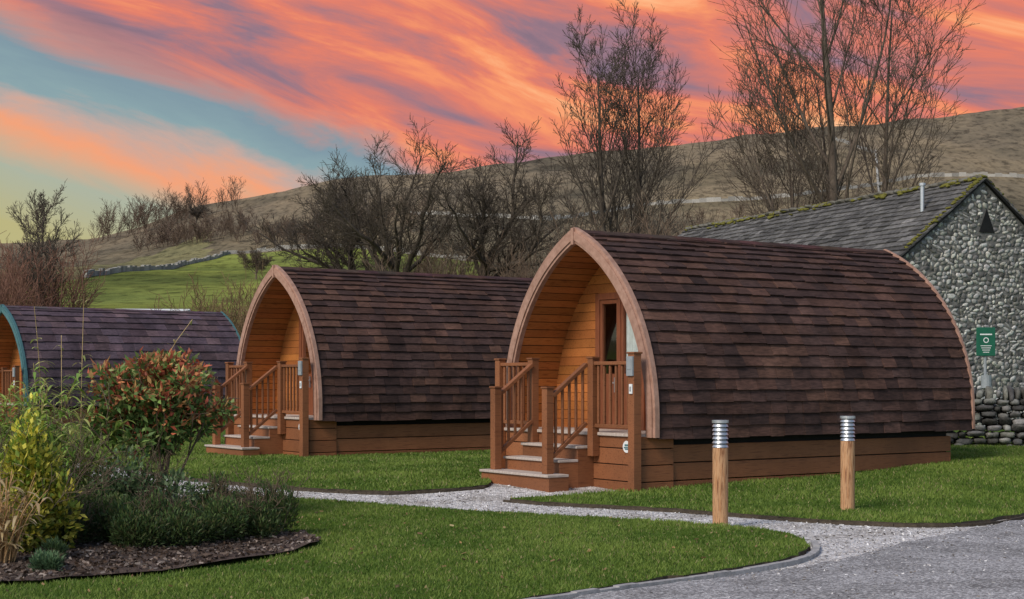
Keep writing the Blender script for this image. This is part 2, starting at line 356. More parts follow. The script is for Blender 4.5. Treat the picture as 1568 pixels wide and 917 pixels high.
# ------------------------------------------------------------------ camping pod
HW=1.62; HT=2.65; HA=2.42; R0=(HW*HW+HA*HA)/(2*HW); EZ=.76+HT-HA; TH0=-(HT-HA)/R0
def arc(o,th):
    if th<0: return (HW+o,EZ+R0*th)
    return ((R0+o)*math.cos(th)-(R0-HW), EZ+(R0+o)*math.sin(th))
def thm(o): return math.acos((R0-HW)/(R0+o))
def tt(o,f): return TH0+(thm(o)-TH0)*f
def pod(loc,rz,Lp,tilecols,trim,rows=22,tw=.31,seed=1,name='camping_pod'):
    random.seed(seed)
    E=empty(name,loc,rz)
    mb=MB(); n=24
    for s in (-1,1):
        for i in range(n):
            y0,z0=arc(0,tt(0,i/n));y1,z1=arc(0,tt(0,(i+1)/n))
            mb.add([(0.0,s*y0,z0),(Lp,s*y0,z0),(Lp,s*y1,z1),(0.0,s*y1,z1)],[(0,1,2,3)])
    mb.build('roof_shell',[M['tile_dark']],E)
    mb=MB(); S=R0*(thm(0.0)-TH0); ex=S/rows
    for s in (-1,1):
        for r in range(rows):
            x=-random.random()*tw if r%2 else -tw*.5*random.random()
            s0=r*ex-.02; s1=min(s0+ex+.035,S)
            rowoff=random.uniform(-.003,.003)
            while x<Lp:
                w=tw*random.uniform(.75,1.25); xa=max(x,0.0)+.003; xb=min(x+w,Lp)-.002; x+=w
                if xb-xa<.03: continue
                j=random.uniform(-.008,.008)+rowoff; j2=random.uniform(-.009,.009); tl=random.uniform(-.005,.005)
                t0=(s0+j2)/R0+TH0; t1=s1/R0+TH0
                q=[]
                for xx,jj in ((xa,j+tl),(xb,j-tl)):
                    for (o,t) in ((.016+jj,t0),(.047+jj,t0),(.016,t1),(.001,t1)):
                        yy,zz=arc(o,t)
                        if yy<0: yy=0
                        q.append((xx,s*yy,zz))
                c=tilecols[random.randrange(len(tilecols))]; k=random.uniform(.72,1.22)
                c=tuple(v*k for v in c)
                mb.add(q,[(0,1,2,3),(7,6,5,4),(0,4,5,1),(1,5,6,2),(2,6,7,3),(3,7,4,0)],0,c)
    mb.build('roof_tiles',[M['tile']],E)
    mb=MB(); x=0
    zr=arc(0,thm(0))[1]
    while x<Lp:
        w=min(.4,Lp-x)
        c=tuple(v*random.uniform(.8,1.1) for v in tilecols[0])
        for s in (-1,1):
            mb.hexa([(x,0,zr+.02),(x+w-.004,0,zr+.02),(x+w-.004,s*.13,zr-.035),(x,s*.13,zr-.035),(x,0,zr+.045),(x+w-.004,0,zr+.045),(x+w-.004,s*.135,zr-.01),(x,s*.135,zr-.01)],0,c)
        x+=w
    mb.build('ridge_cap',[M['tile']],E)
    def archband(mb,x0,x1,oi,oo,mi=0,n=28):
        for s in (-1,1):
            for i in range(n):
                a=arc(oi,tt(oi,i/n));b_=arc(oo,tt(oo,i/n)); c=arc(oi,tt(oi,(i+1)/n)); d=arc(oo,tt(oo,(i+1)/n))
                mb.add([(x0,s*a[0],a[1]),(x0,s*b_[0],b_[1]),(x0,s*d[0],d[1]),(x0,s*c[0],c[1]),(x1,s*a[0],a[1]),(x1,s*b_[0],b_[1]),(x1,s*d[0],d[1]),(x1,s*c[0],c[1])],
                       [(0,1,2,3),(7,6,5,4),(1,5,6,2),(0,3,7,4)]+([(0,4,5,1)] if i==0 else []),mi)
    mb=MB(); archband(mb,-.07,.0,-.12,.065); archband(mb,-.09,-.072,-.085,.02)
    mb.box(-.10,-.07,-.028,.028,zr-.16,zr+.06)
    mb.build('front_arch_trim',[trim],E)
    mb=MB(); archband(mb,Lp,Lp+.04,-.15,.06)
    mb.build('rear_arch_trim',[trim],E)
    prof=[arc(-.12,tt(-.12,i/18)) for i in range(19)]
    pts=[(-y,z) for y,z in prof]+[(y,z) for y,z in reversed(prof[:-1])]
    mb=MB(); mb.add([(Lp-.02,y,z) for y,z in pts]+[],[tuple(range(len(pts)))])
    mb.build('rear_wall',[M['lining']],E)
    RX=.72; mb=MB(); ns=26
    for s in (-1,1):
        for i in range(ns):
            k=random.uniform(.75,1.15); c=(k,k*random.uniform(.93,1.05),k)
            a=arc(-.11,tt(-.11,(i+.04)/ns));b_=arc(-.11,tt(-.11,(i+.96)/ns))
            mb.add([(0,s*a[0],a[1]),(RX,s*a[0],a[1]),(RX,s*b_[0],b_[1]),(0,s*b_[0],b_[1])],[(0,1,2,3)],0,c)
    mb.build('porch_lining',[M['lining']],E)
    mb=MB()
    for s in (-1,1):
        for i in range(ns):
            a=arc(-.095,tt(-.095,i/ns));b_=arc(-.095,tt(-.095,(i+1)/ns))
            mb.add([(0,s*a[0],a[1]),(RX,s*a[0],a[1]),(RX,s*b_[0],b_[1]),(0,s*b_[0],b_[1])],[(0,1,2,3)],0)
    mb.build('lining_backing',[M['dark']],E)
    mb=MB()
    def yin(z):
        if z<EZ: return HW-.11
        sn=min(1,(z-EZ)/(R0-.11)); return max(0,(R0-.11)*math.sqrt(1-sn*sn)-(R0-HW))
    z=.80; top=arc(-.11,thm(-.11))[1]
    DW=.50; DT=2.60
    while z<top-.02:
        z1=min(z+.118,top-.004); k=random.uniform(.75,1.15); c=(k,k*random.uniform(.93,1.05),k)
        ya=yin(z);yb=yin(z1)
        segs=[(-1,-DW),(DW,1)] if z<DT-.02 else [(None,None)]
        for sg in segs:
            if sg[0] is None: q=[-ya,ya,yb,-yb]
            elif sg[0]==-1: q=[-ya,-DW,-DW,-yb]
            else: q=[DW,ya,yb,DW]
            mb.hexa([(RX,q[0],z),(RX,q[1],z),(RX+.03,q[1],z),(RX+.03,q[0],z),(RX,q[3],z1),(RX,q[2],z1),(RX+.03,q[2],z1),(RX+.03,q[3],z1)],0,c)
        z+=.124
    mb.build('front_wall_boards',[M['lining']],E)
    mb=MB(); mb.add([(RX+1.6,-.9,.8),(RX+1.6,.9,.8),(RX+1.6,.9,2.7),(RX+1.6,-.9,2.7),(RX+.06,-.9,.8),(RX+.06,.9,.8),(RX+.06,.9,2.7),(RX+.06,-.9,2.7)],[(0,1,2,3),(0,4,5,1),(1,5,6,2),(2,6,7,3),(3,7,4,0)])
    mb.build('interior_room',[M['frame']],E)
    mb=MB(); mb.box(RX-.004,RX+.028,-DW+.01,DW-.01,DT+.05,DT+.05+.10,0,(.9,.9,.9)); mb.build('door_head_board',[M['lining']],E)
    mb=MB()
    x0,x1=RX-.035,RX+.05
    mb.box(x0,x1,-DW-.03,-DW+.06,.8,DT+.05); mb.box(x0,x1,DW-.06,DW+.03,.8,DT+.05)
    mb.box(x0,x1,-DW+.06,DW-.06,DT-.04,DT+.05); mb.box(x0+.003,x1-.003,-.025,.025,.8,DT-.04)
    for (a,b_) in ((-.44,-.025),(.025,.44)):
        mb.box(x0+.015,x1-.01,a,a+.05,.8,DT-.04); mb.box(x0+.015,x1-.01,b_-.05,b_,.8,DT-.04)
        mb.box(x0+.017,x1-.012,a+.05,b_-.05,DT-.10,DT-.04); mb.box(x0+.017,x1-.012,a+.05,b_-.05,.8,1.55)
    mb.build('door_frame',[M['frame']],E,bevel=.004)
    mb=MB()
    for (a,b_) in ((-.39,-.075),(.075,.39)):
        mb.add([(RX+.01,a,1.55),(RX+.01,b_,1.55),(RX+.01,b_,DT-.10),(RX+.01,a,DT-.10)],[(0,1,2,3)])
    mb.build('door_glass',[M['glass']],E)
    mb=MB(); n_=30
    for i in range(n_):
        f=lambda k:(RX+.045+.012*math.sin(k*1.9), -.42+.36*k/n_)
        a=f(i);b_=f(i+1)
        mb.add([(a[0],a[1],1.5),(b_[0],b_[1],1.5),(b_[0],b_[1],DT-.1),(a[0],a[1],DT-.1)],[(0,1,2,3)])
    mb.build('curtain',[M['curtain']],E,smooth=True)
    mb=MB(); mb.box(RX-.06,RX-.03,.06,.075,1.3,1.5); mb.box(RX-.075,RX-.06,.02,.10,1.42,1.44)
    mb.build('door_handle',[M['metal']],E)
    mb=MB(); DX=-.2; x=DX
    while x<RX-.01:
        mb.box(x,min(x+.115,RX),-1.52,1.52,.77,.80); x+=.121
    mb.build('porch_deck',[M['tread']],E)
    mb=MB()
    zs=[(-.1,.20),(.214,.425),(.439,.655)]
    for z0,z1 in zs:
        for s in (-1,1):
            a,b_=sorted((s*1.50,s*1.47)); mb.box(.36,Lp-.30,a,b_,z0,z1)
        mb.box(Lp-.298,Lp-.27,-1.5,1.5,z0,z1)
    for z0,z1 in [(-.1,.20),(.212,.405),(.417,.61),(.622,.768)]:
        mb.box(DX,DX+.03,-1.5,1.5,z0,z1)
        for s in (-1,1):
            a,b_=sorted((s*1.53,s*1.505)); mb.box(DX+.032,.355,a,b_,z0,z1)
    mb.build('base_skirt',[M['wood']],E,bevel=.004)
    mb=MB(); mb.box(.36,Lp-.31,-1.45,1.45,.3,.765); mb.box(DX+.031,.355,-1.46,1.46,.0,.765); mb.build('eave_shade_block',[M['dark']],E)  # near-black core paints the roof's shadow into the gap above the skirt
    mb=MB(); mb.box(DX-.035,DX-.002,-1.5,1.5,.765,.806)
    SY0,SY1=-.62,.64
    sw=MB()
    lv=[(.63,-.48,SY0,SY1),(.46,-.76,SY0,SY1),(.29,-1.06,-.80,.76)]
    xe=DX-.002
    for (z,x,ya,yb) in lv:
        sw.box(x+.03,xe,ya+.01,yb-.01,-.1,z-.035); 
        mb.box(x,xe-.001,ya,yb,z-.033,z)
        xe=x+.03
    sw.build('step_risers',[M['wood']],E); mb.build('step_treads',[M['tread']],E,bevel=.005)
    mb=MB(); pw=.055
    def post(x,y,z0,z1,w=pw):
        mb.box(x-w,x+w,y-w,y+w,z0,z1)
        mb.box(x-w-.012,x+w+.012,y-w-.012,y+w+.012,z1,z1+.025)
    PX=DX-.06
    post(PX,-1.52,-.1,1.79,.06); post(PX,-.68,.5,1.74); post(PX,.66,.5,1.74); post(PX,1.46,-.1,1.74)
    LX=-.90
    post(LX,-.58,.29,1.36); post(LX,.60,.29,1.36)
    for (a,b_) in ((-1.46,-.735),(.715,1.405)):
        mb.beam((PX,a,1.68),(PX,b_,1.68),.075,.045); mb.beam((PX,a,.89),(PX,b_,.89),.05,.05)
        nb=int((b_-a)/.105)
        for i in range(nb):
            y=a+(b_-a)*(i+.5)/nb; mb.box(PX-.017,PX+.017,y-.017,y+.017,.915,1.657)
    for y in (-.60,.62):
        a=(LX+.055,y,1.27); b_=(PX-.055,y,1.67)
        mb.beam(a,b_,.075,.05); mb.beam((LX+.055,y,.50),(PX-.055,y,.92),.05,.05)
        for i in range(5):
            t=(i+.5)/5; x=a[0]+(b_[0]-a[0])*t
            mb.box(x-.016,x+.016,y-.016,y+.016,.53+.42*t,1.24+.40*t)
    mb.build('balustrade',[M['wood']],E,bevel=.005)
    mb=MB()
    mb.box(PX-.085,PX-.06,-1.58,-1.46,1.52,1.76,0); mb.box(PX-.09,PX-.086,-1.56,-1.48,1.60,1.72,0,(.5,.5,.5))
    mb.box(PX-.075,PX-.061,-1.56,-1.50,1.30,1.42,1); mb.box(PX-.08,PX-.076,-1.545,-1.515,1.33,1.39,0)
    mb.build('electric_hookup_box',[M['grey'],M['white']],E,bevel=.003)
    mb=MB(); n=20
    mb.add([(DX-.012,-1.30+.075*math.cos(6.283*i/n),.64+.075*math.sin(6.283*i/n)) for i in range(n)],[tuple(range(n))],0)
    for (yy,zz,w,h) in ((-1.30,.66,.035,.012),(-1.30,.63,.05,.008),(-1.30,.61,.03,.007)):
        mb.box(DX-.016,DX-.013,yy-w,yy+w,zz-h,zz+h,1)
    mb.build('round_plaque',[M['white'],M['teal']],E)
    return E
brown=[(.080,.044,.036),(.098,.052,.040),(.068,.039,.034),(.112,.060,.044),(.086,.048,.039),(.060,.036,.032),(.074,.044,.038)]
purple=[(.120,.080,.096),(.098,.070,.088),(.145,.097,.108),(.11,.08,.10),(.09,.064,.076)]
pod((.87,20,0),math.radians(34),5.85,brown,M['trim'],seed=3)
pod((-4.16,26.9,0.02),math.radians(35),6.0,brown,M['trim'],seed=5)
pod((-13.75,41,0.0),math.radians(40),6.6,purple,M['teal'],rows=13,tw=.42,seed=8)

# ------------------------------------------------------------------ bollards
def bollard(x,y):
    z=g(x,y)+.03; E=empty('bollard_light',(x,y,z))
    mb=MB(); mb.cyl(0,0,-.1,.77,.078,24); mb.build('timber_post',[M['bollard']],E,bevel=.004)
    mb=MB(); mb.cyl(0,0,.77,1.02,.055,16,1)
    for i in range(6):
        zz=.775+i*.041; mb.cyl(0,0,zz,zz+.024,.082,24,0,r1=.070)
    mb.cyl(0,0,1.018,1.045,.084,24,0)
    mb.build('louvre_head',[M['metal'],M['grey']],E)
bollard(2.08,15.13); bollard(3.71,16.75)

# ------------------------------------------------------------------ stones
def icosphere():
    import bmesh
    bm=bmesh.new(); bmesh.ops.create_icosphere(bm,subdivisions=2,radius=1)
    v=np.array([p.co[:] for p in bm.verts]); f=np.array([[q.index for q in p.verts] for p in bm.faces]); bm.free(); return v,f
IV,IF=icosphere()
def stones(name,items,mat,parent=None,boxy=.5,jit=.07):
    VV=[];FF=[];CO=[];o=0
    for (p,s,rot,c) in items:
        v=IV.copy()
        mxx=np.abs(v).max(1)[:,None]; v=v*(1-boxy)+(v/mxx)*boxy*.85
        sh=rng.normal(0,.28,2); v[:,1]+=v[:,2]*sh[0]; v[:,2]+=v[:,1]*sh[1]*.6
        v=v*(1+rng.normal(0,jit,(len(v),1)))
        v=v*np.array(s); ca,sa=math.cos(rot[0]),math.sin(rot[0])
        y=v[:,1]*ca-v[:,2]*sa; z=v[:,1]*sa+v[:,2]*ca; v[:,1]=y; v[:,2]=z
        ca,sa=math.cos(rot[1]),math.sin(rot[1])
        x=v[:,0]*ca-v[:,1]*sa; y=v[:,0]*sa+v[:,1]*ca; v[:,0]=x; v[:,1]=y
        VV.append(v+np.array(p)); FF.append(IF+o); o+=len(v); CO.append(np.tile(np.array(c),(len(IF),1)))
    return mk(name,np.concatenate(VV),np.concatenate(FF),[mat],None,np.concatenate(CO),parent,smooth=False)
def stonecol(lo=.10,hi=.42):
    k=random.uniform(lo,hi)
    if random.random()<.2: k*=1.3
    return (k,k*random.uniform(.94,1.0),k*random.uniform(.84,.96))
items=[]
p0=Vector((5.6,27.2)); p1=Vector((18,24.8)); Lw=(p1-p0).length; d=(p1-p0).normalized(); rz=math.atan2(d.y,d.x)
for r in range(8):
    x=-random.random()*.2; hgt=.13
    while x<Lw:
        w=random.uniform(.10,.32)
        for side in (-1,1):
            q=p0+d*(x+w/2)+Vector((-d.y,d.x))*side*(.19-.012*r+random.uniform(-.02,.02))
            items.append(((q.x,q.y,g(q.x,q.y)+.02+r*.112+random.uniform(-.02,.02)),(w*.5,.13,hgt*.46),(random.uniform(-.15,.15),rz+random.uniform(-.25,.25)),stonecol(.05,.22)))
        x+=w
x=0
while x<Lw:
    w=random.uniform(.08,.18); q=p0+d*x
    items.append(((q.x,q.y,g(q.x,q.y)+.95),(w*.42,.2,random.uniform(.08,.15)),(0,rz+random.uniform(-.3,.3)),stonecol(.07,.26))); x+=w*.95
stones('dry_stone_wall',items,M['stone'],boxy=.8)

# ------------------------------------------------------------------ barn
B=empty('stone_barn',(11.8,38,0),math.atan2(.913,-.407))
BH,BE,BW,BL=6.42,4.5,2.45,14.4
mb=MB()
zb=-.3
gp=[(-BW,zb),(BW,zb),(BW,BE),(0,BH),(-BW,BE)]
mb.add([(0,y,z) for y,z in gp]+[(BL,y,z) for y,z in gp],[(0,1,2,3,4),(9,8,7,6,5),(1,6,7,2),(0,4,9,5)])
mb.build('walls',[M['mortar']],B)
items=[]; z=zb
VY=-.12
while z<BH:
    rh=random.uniform(.07,.15); y=-BW
    while y<BW+.05:
        w=random.uniform(.06,.24)*(1.5 if random.random()<.1 else 1)
        yc=y+w/2; zc=z+rh/2+random.uniform(-.04,.04)
        lim=BH-(BH-BE)*abs(yc)/BW-.08
        vent=abs(yc-VY)<.30-(zc-5.15)*.42 and 5.08<zc<5.82
        if zc<lim and not vent and abs(yc)<BW+.02:
            c=stonecol(.24,.52) if random.random()<.68 else stonecol(.08,.2)
            items.append(((.015,yc,zc),(.034,w*.48,rh*.50*random.uniform(.8,1.2)),(random.uniform(-.5,.5),0),c))
        y+=w
    z+=rh*.94
stones('gable_stones',items,M['stone'],B,.85,.09)
items=[]; z=zb
while z<BE:
    rh=random.uniform(.16,.24); x=0
    while x<BL:
        w=random.uniform(.2,.5); items.append(((x+w/2,BW,z+rh/2),(w*.52,.04,rh*.52),(0,0),stonecol(.2,.5))); x+=w
    z+=rh*.95
stones('side_stones',items,M['stone'],B,.7)
mb=MB(); mb.add([(-.02,VY+.25,5.14),(-.02,VY-.25,5.14),(-.02,VY,5.74)],[(0,1,2)]); mb.build('owl_hole',[M['dark']],B)
mb=MB(); SL=math.hypot(BW+.15,(BH-BE)*(BW+.15)/BW); sdir=((BW+.15)/SL,(BH-BE)*(BW+.15)/BW/SL)
ya0=BW+.15; zl=BH-(BH-BE)*ya0/BW+.06
rows=15; ex=SL/rows
for s in (-1,1):
    for r in range(rows):
        x=-.12-random.random()*.2
        while x<BL+.1:
            w=random.uniform(.22,.5)*(1.25-.5*r/rows); xa=max(x,-.12);xb=min(x+w,BL+.1)-.008; x+=w
            if xb-xa<.04: continue
            j=random.uniform(-.014,.014); s0=r*ex+random.uniform(-.025,.025); s1=s0+ex+.06
            q=[]
            for xx in (xa,xb):
                for (t,o) in ((s0,.012+j),(s0,.062+j),(min(s1,SL),.02),(min(s1,SL),-.005)):
                    yy=ya0-sdir[0]*t+sdir[1]*o; zz=zl+sdir[1]*t+sdir[0]*o
                    q.append((xx,s*yy,zz))
            k=random.uniform(.075,.16)
            if random.random()<.08: k*=1.5
            mb.add(q,[(0,1,2,3),(7,6,5,4),(0,4,5,1),(1,5,6,2),(2,6,7,3),(3,7,4,0)],0,(k*1.02,k*.97,k*.95))
mb.build('slate_roof',[M['slate']],B)
mb=MB()
for s in (-1,1):
    mb.hexa([(-.1,0,BH-.0),(BL,0,BH),(BL,s*ya0,zl-.06),(-.1,s*ya0,zl-.06),(-.1,0,BH+.06),(BL,0,BH+.06),(BL,s*ya0,zl),(-.1,s*ya0,zl)])
mb.build('roof_deck',[M['dark']],B)
items=[]; x=-.1
while x<BL:
    w=random.uniform(.3,.5); items.append(((x+w/2,0,BH+.10),(w*.5,.16,.07),(0,0),(.16,.15,.13))); x+=w
stones('ridge_stones',items,M['stone'],B,.7)
items=[]
for i in range(420):
    x=random.uniform(0,BL); s=random.choice((-1,1))
    if noise.noise(Vector((x*.8,0,0)))<-.12: continue
    yy=abs(random.gauss(0,.12)); items.append(((x,s*yy,BH+.15-yy*.7),(random.uniform(.04,.16),random.uniform(.03,.08),random.uniform(.02,.05)),(0,0),(1,1,1)))
for i in range(150):
    t=random.random()**1.6; s=random.choice((-1,1)); yy=t*BW
    items.append(((-.08+random.random()*.12,s*yy,BH+.10-(BH-BE)*t+.03),(.05,random.uniform(.04,.09),.03),(0,0),(1,1,1)))
stones('roof_moss',items,M['moss'],B,.1)
mb=MB(); mb.cyl(1.08,1.0,5.45,6.38,.055,14,0); mb.cyl(1.08,1.0,6.38,6.45,.085,14,0); mb.build('flue_pipe',[M['metal']],B)
S=empty('footpath_information_sign',(11.1,35.5,g(11.1,35.5)))
mb=MB(); mb.box(-.22,.22,-.02,.02,1.75,2.42,0); mb.build('sign_board',[M['green']],S,bevel=.008)
mb=MB(); mb.box(-.14,.14,-.026,-.022,2.24,2.27,0)
n=18
for (r0,r1) in ((.045,.065),):
    for i in range(n):
        a=6.283*i/n;b_=6.283*(i+1)/n
        mb.add([(r0*math.cos(a),-.025,2.12+r0*math.sin(a)),(r1*math.cos(a),-.025,2.12+r1*math.sin(a)),(r1*math.cos(b_),-.025,2.12+r1*math.sin(b_)),(r0*math.cos(b_),-.025,2.12+r0*math.sin(b_))],[(0,1,2,3)])
for i in range(4): mb.box(-.13+.02*i,.13-.02*i,-.026,-.022,1.98-.05*i,1.995-.05*i,0)
mb.build('sign_lettering',[M['white']],S)
mb=MB(); mb.cyl(0,.05,-.2,2.3,.035,12); mb.cyl(0,-.03,1.0,1.3,.12,14,0); mb.build('sign_post',[M['grey']],S)
S=empty('farm_shed',(-17.3,72,g(-17.3,72)),.1)
mb=MB(); mb.box(-1.6,1.6,-1.5,1.5,-.5,2.05,0)
mb.build('walls',[M['stone']],S)
mb=MB(); mb.hexa([(-1.8,-1.8,1.95),(1.8,-1.8,1.95),(1.8,1.8,2.3),(-1.8,1.8,2.3),(-1.8,-1.8,2.05),(1.8,-1.8,2.05),(1.8,1.8,2.4),(-1.8,1.8,2.4)]); mb.build('sheet_roof',[M['white']],S)
# ------------------------------------------------------------------ trees
class Tree:
    def __init__(s,seed): s.r=random.Random(seed); s.pl=[]
    def grow(s,p,d,length,rad,lvl,P):
        r=s.r; n=P['seg'][lvl]; pts=[p.copy()]; rads=[rad]; d=d.normalized()
        tip=P['tip'][lvl]; stepL=length/n
        up=P['up'][lvl]; gn=P['gn'][lvl]; ga=r.gauss
        for i in range(n):
            d=(d+Vector((ga(0,gn),ga(0,gn),ga(0,gn)+up))).normalized()
            p=p+d*stepL; pts.append(p.copy()); rads.append(rad*(1-(i+1)/n*(1-tip)))
        s.pl.append((pts,rads,lvl))
        if lvl>=P['levels']: return
        nc=P['kids'][lvl]; nc=int(nc*r.uniform(.8,1.25)+.5)
        st=P['start'][lvl]
        ph=r.uniform(0,6.28)
        for k in range(nc):
            t=st+(1-st)*(k+r.random())/nc; t=min(t,.99)
            f=t*n; i=int(f); q=pts[i].lerp(pts[i+1],f-i); rr=rads[i]+(rads[i+1]-rads[i])*(f-i)
            dd=(pts[i+1]-pts[i]).normalized()
            pr=dd.orthogonal().normalized(); pr.rotate(Matrix.Rotation(ph+k*2.4+r.uniform(-.5,.5),3,dd))
            an=math.radians(r.uniform(*P['ang'][lvl]))
            cd=dd*math.cos(an)+pr*math.sin(an)
            ln=length*P['lr'][lvl]*r.uniform(.7,1.2)*(1-P['taper'][lvl]*t)
            s.grow(q,cd,ln,min(rr*.8,rr*P['rr'][lvl]*r.uniform(.8,1.15)),lvl+1,P)
def tubes(name,pls,mat,minr=.008,col=(1,1,1),parent=None,sides={0:8,1:6,2:4,3:3,4:3,5:3}):
    groups={}
    for pts,rads,lvl in pls: groups.setdefault((len(pts),sides.get(lvl,3)),[]).append((pts,rads))
    VV=[];FF=[];o=0
    for (m,n),lst in groups.items():
        K=len(lst)
        P=np.array([[q[:] for q in pts] for pts,_ in lst]); R=np.maximum(np.array([r for _,r in lst]),minr)
        D=np.gradient(P,axis=1); D/=np.linalg.norm(D,axis=2)[...,None]+1e-9
        ref=np.where((np.abs(D[:,0,0])<.8)[:,None],np.array([1.,0,0]),np.array([0,1.,0]))[:,None,:]
        A=np.cross(D,np.broadcast_to(ref,D.shape)); A/=np.linalg.norm(A,axis=2)[...,None]+1e-9; Bv=np.cross(D,A)
        an=np.arange(n)*2*math.pi/n
        ring=P[:,:,None,:]+R[:,:,None,None]*(np.cos(an)[None,None,:,None]*A[:,:,None,:]+np.sin(an)[None,None,:,None]*Bv[:,:,None,:])
        VV.append(ring.reshape(-1,3))
        i=np.arange(m-1)[:,None]*n; k=np.arange(n)[None,:]; k2=(k+1)%n
        f=np.stack([i+k,i+k2,i+n+k2,i+n+k],-1).reshape(-1,4)
        FF.append((f[None]+(np.arange(K)*m*n)[:,None,None]).reshape(-1,4)+o); o+=K*m*n
    V=np.concatenate(VV);F=np.concatenate(FF)
    return mk(name,V,F,[mat],None,np.tile(np.array(col),(len(F),1)),parent,smooth=True)
gnarl=dict(levels=4,seg=[4,10,6,4,3],tip=[.8,.25,.3,.4,.6],up=[0,.09,.08,.06,.05],gn=[.10,.18,.15,.12,.12],kids=[11,13,8,5,0],start=[.5,.25,.15,.1,0],
   ang=[(22,60),(30,60),(25,50),(20,50)],lr=[1.85,.34,.52,.6],rr=[.58,.42,.45,.55],taper=[.0,.3,.3,.2])
tall=dict(levels=4,seg=[10,8,6,4,3],tip=[.12,.15,.25,.4,.6],up=[.03,.075,.06,.05,.03],gn=[.03,.04,.045,.05,.06],kids=[18,9,6,3,0],start=[.10,.12,.1,.1,0],
   ang=[(20,46),(20,42),(20,42),(18,40)],lr=[.60,.42,.52,.62],rr=[.5,.5,.5,.6],taper=[.62,.35,.25,.2])
def tree(name,x,y,h,seed,P,rad,lean=(0,0,1),col=(1,1,1),minr=.012,sink=.3,trunk=None):
    T=Tree(seed); L0=trunk if trunk else h
    T.grow(Vector((0,0,-sink)),Vector(lean),L0,rad,0,P)
    e=tubes(name,T.pl,M['bark'],minr,col); e.location=(x,y,g(x,y)); return e
tree('bare_oak_tree',-6.3,90,11,11,gnarl,.36,(-.05,0,1),trunk=4.0,col=(.75,.75,.7),minr=.012)
tree('bare_oak_tree.001',-2.4,92,11,23,gnarl,.38,(.05,0,1),trunk=4.0,col=(.75,.75,.7),minr=.012)
tree('bare_oak_tree.002',-9.0,97,10,35,gnarl,.30,(-.02,0,1),trunk=3.7,col=(.7,.7,.7),minr=.012)
tree('bare_ash_tree',5.0,80,14.3,41,tall,.25,(-.04,0,1),minr=.011,col=(.85,.85,.82))
tree('bare_ash_tree.001',6.2,81,14.3,43,tall,.22,(.04,0,1),minr=.011,col=(.85,.85,.82))
tree('bare_ash_tree.002',13.3,62,20,47,tall,.27,(-.02,0,1),minr=.009,col=(1.15,1.1,1.05))
tree('bare_ash_tree.003',15.0,63,15.5,53,tall,.19,(.10,0,1),minr=.009,col=(1.15,1.1,1.05))
tree('bare_ash_tree.004',12.0,64,12,57,tall,.15,(-.08,0,1),minr=.009,col=(1.15,1.1,1.05))
tree('bare_birch_tree',-25.0,80,7.0,59,tall,.12,(0,0,1),minr=.010)
def scrub(name,areas,col,seed,minr):
    rr=random.Random(seed); pls=[]
    sh=dict(levels=2,seg=[5,4,2],tip=[.3,.4,.5],up=[.06,.05,.03],gn=[.10,.11,.12],kids=[9,6,0],start=[.1,.1,0],ang=[(12,42),(20,45)],lr=[.55,.5],rr=[.6,.6],taper=[.4,.3])
    for (x0,x1,y0,y1,h0,h1,n) in areas:
        for i in range(n):
            x=rr.uniform(x0,x1);y=rr.uniform(y0,y1); T=Tree(rr.random()); h=rr.uniform(h0,h1)
            T.grow(Vector((x,y,g(x,y)-.2)),Vector((rr.gauss(0,.25),rr.gauss(0,.25),1)),h,h*.010,0,sh)
            pls+=T.pl
    return tubes(name,pls,M['bark'],minr,col,sides={0:3,1:3,2:3})
scrub('bare_scrub_thicket',[(-8,8,84,100,2,5.2,140),(3,16,70,95,3,6.2,140),(-9,-2,95,105,2,5,40)],(1.7,1.5,1.3),1,.010)
scrub('hawthorn_bushes',[(-12.5,-9.8,58,62,1.6,3.6,50),(-9.5,-7,60,66,1.5,3,22)],(1.7,1.4,.9),2,.010)
scrub('left_thicket_hedge',[(-30,-23.6,72,86,2,4.8,140)],(1.8,1.15,1.0),3,.011)
scrub('distant_hedgerow',[(-140,-104,500,520,5,11,70),(-104,-92,505,515,6,11,6),(-100,-72,400,430,3,7,90),(-66,-50,380,400,3,6,40),(-50,-20,390,410,4,9,30),(20,110,370,390,2,5,30)],(1.2,1.05,.95),4,.045)
tree('bare_hawthorn_tree',-36.3,215,6.0,71,gnarl,.12,(0,0,1),trunk=1.7,minr=.013,col=(1.2,1.1,1))
tree('bare_hawthorn_tree.001',-100,480,7.5,72,gnarl,.2,(0,0,1),trunk=2.2,minr=.03)
scrub('bare_scrub_thicket.001',[(9,20,66,84,3,7,55)],(1.5,1.35,1.25),6,.009)
def hillwall(name,pts,h,w):
    mb=MB(); p=catmull(pts,2.0,False)
    for i in range(len(p)-1):
        a=Vector(p[i]);b_=Vector(p[i+1]); d=(b_-a).normalized(); n_=Vector((-d.y,d.x))*w/2
        za=g(*a)-.3; zb_=g(*b_)-.3; h1=h*random.uniform(.75,1.2); k=random.uniform(.22,.42)
        mb.hexa([(*(a-n_),za),(*(b_-n_),zb_),(*(b_+n_),zb_),(*(a+n_),za),(*(a-n_),za+h1),(*(b_-n_),zb_+h1),(*(b_+n_),zb_+h1),(*(a+n_),za+h1)],0,(k,k*.95,k*.88))
    mb.build(name,[M['stone']])
hillwall('field_stone_wall',[(a*y,y) for a,y in ((-.282,215),(-.255,250),(-.226,290),(-.205,335),(-.187,370),(-.15,372),(-.118,370),(-.08,355),(-.03,325))],1.15,.6)
hillwall('moor_stone_wall',[(-30,450),(10,420),(40,440),(80,430),(120,450),(170,440),(240,470)],1.3,.6)
hillwall('moor_stone_wall.001',[(90,300),(100,360),(104,430),(120,500),(118,560)],1.2,.6)
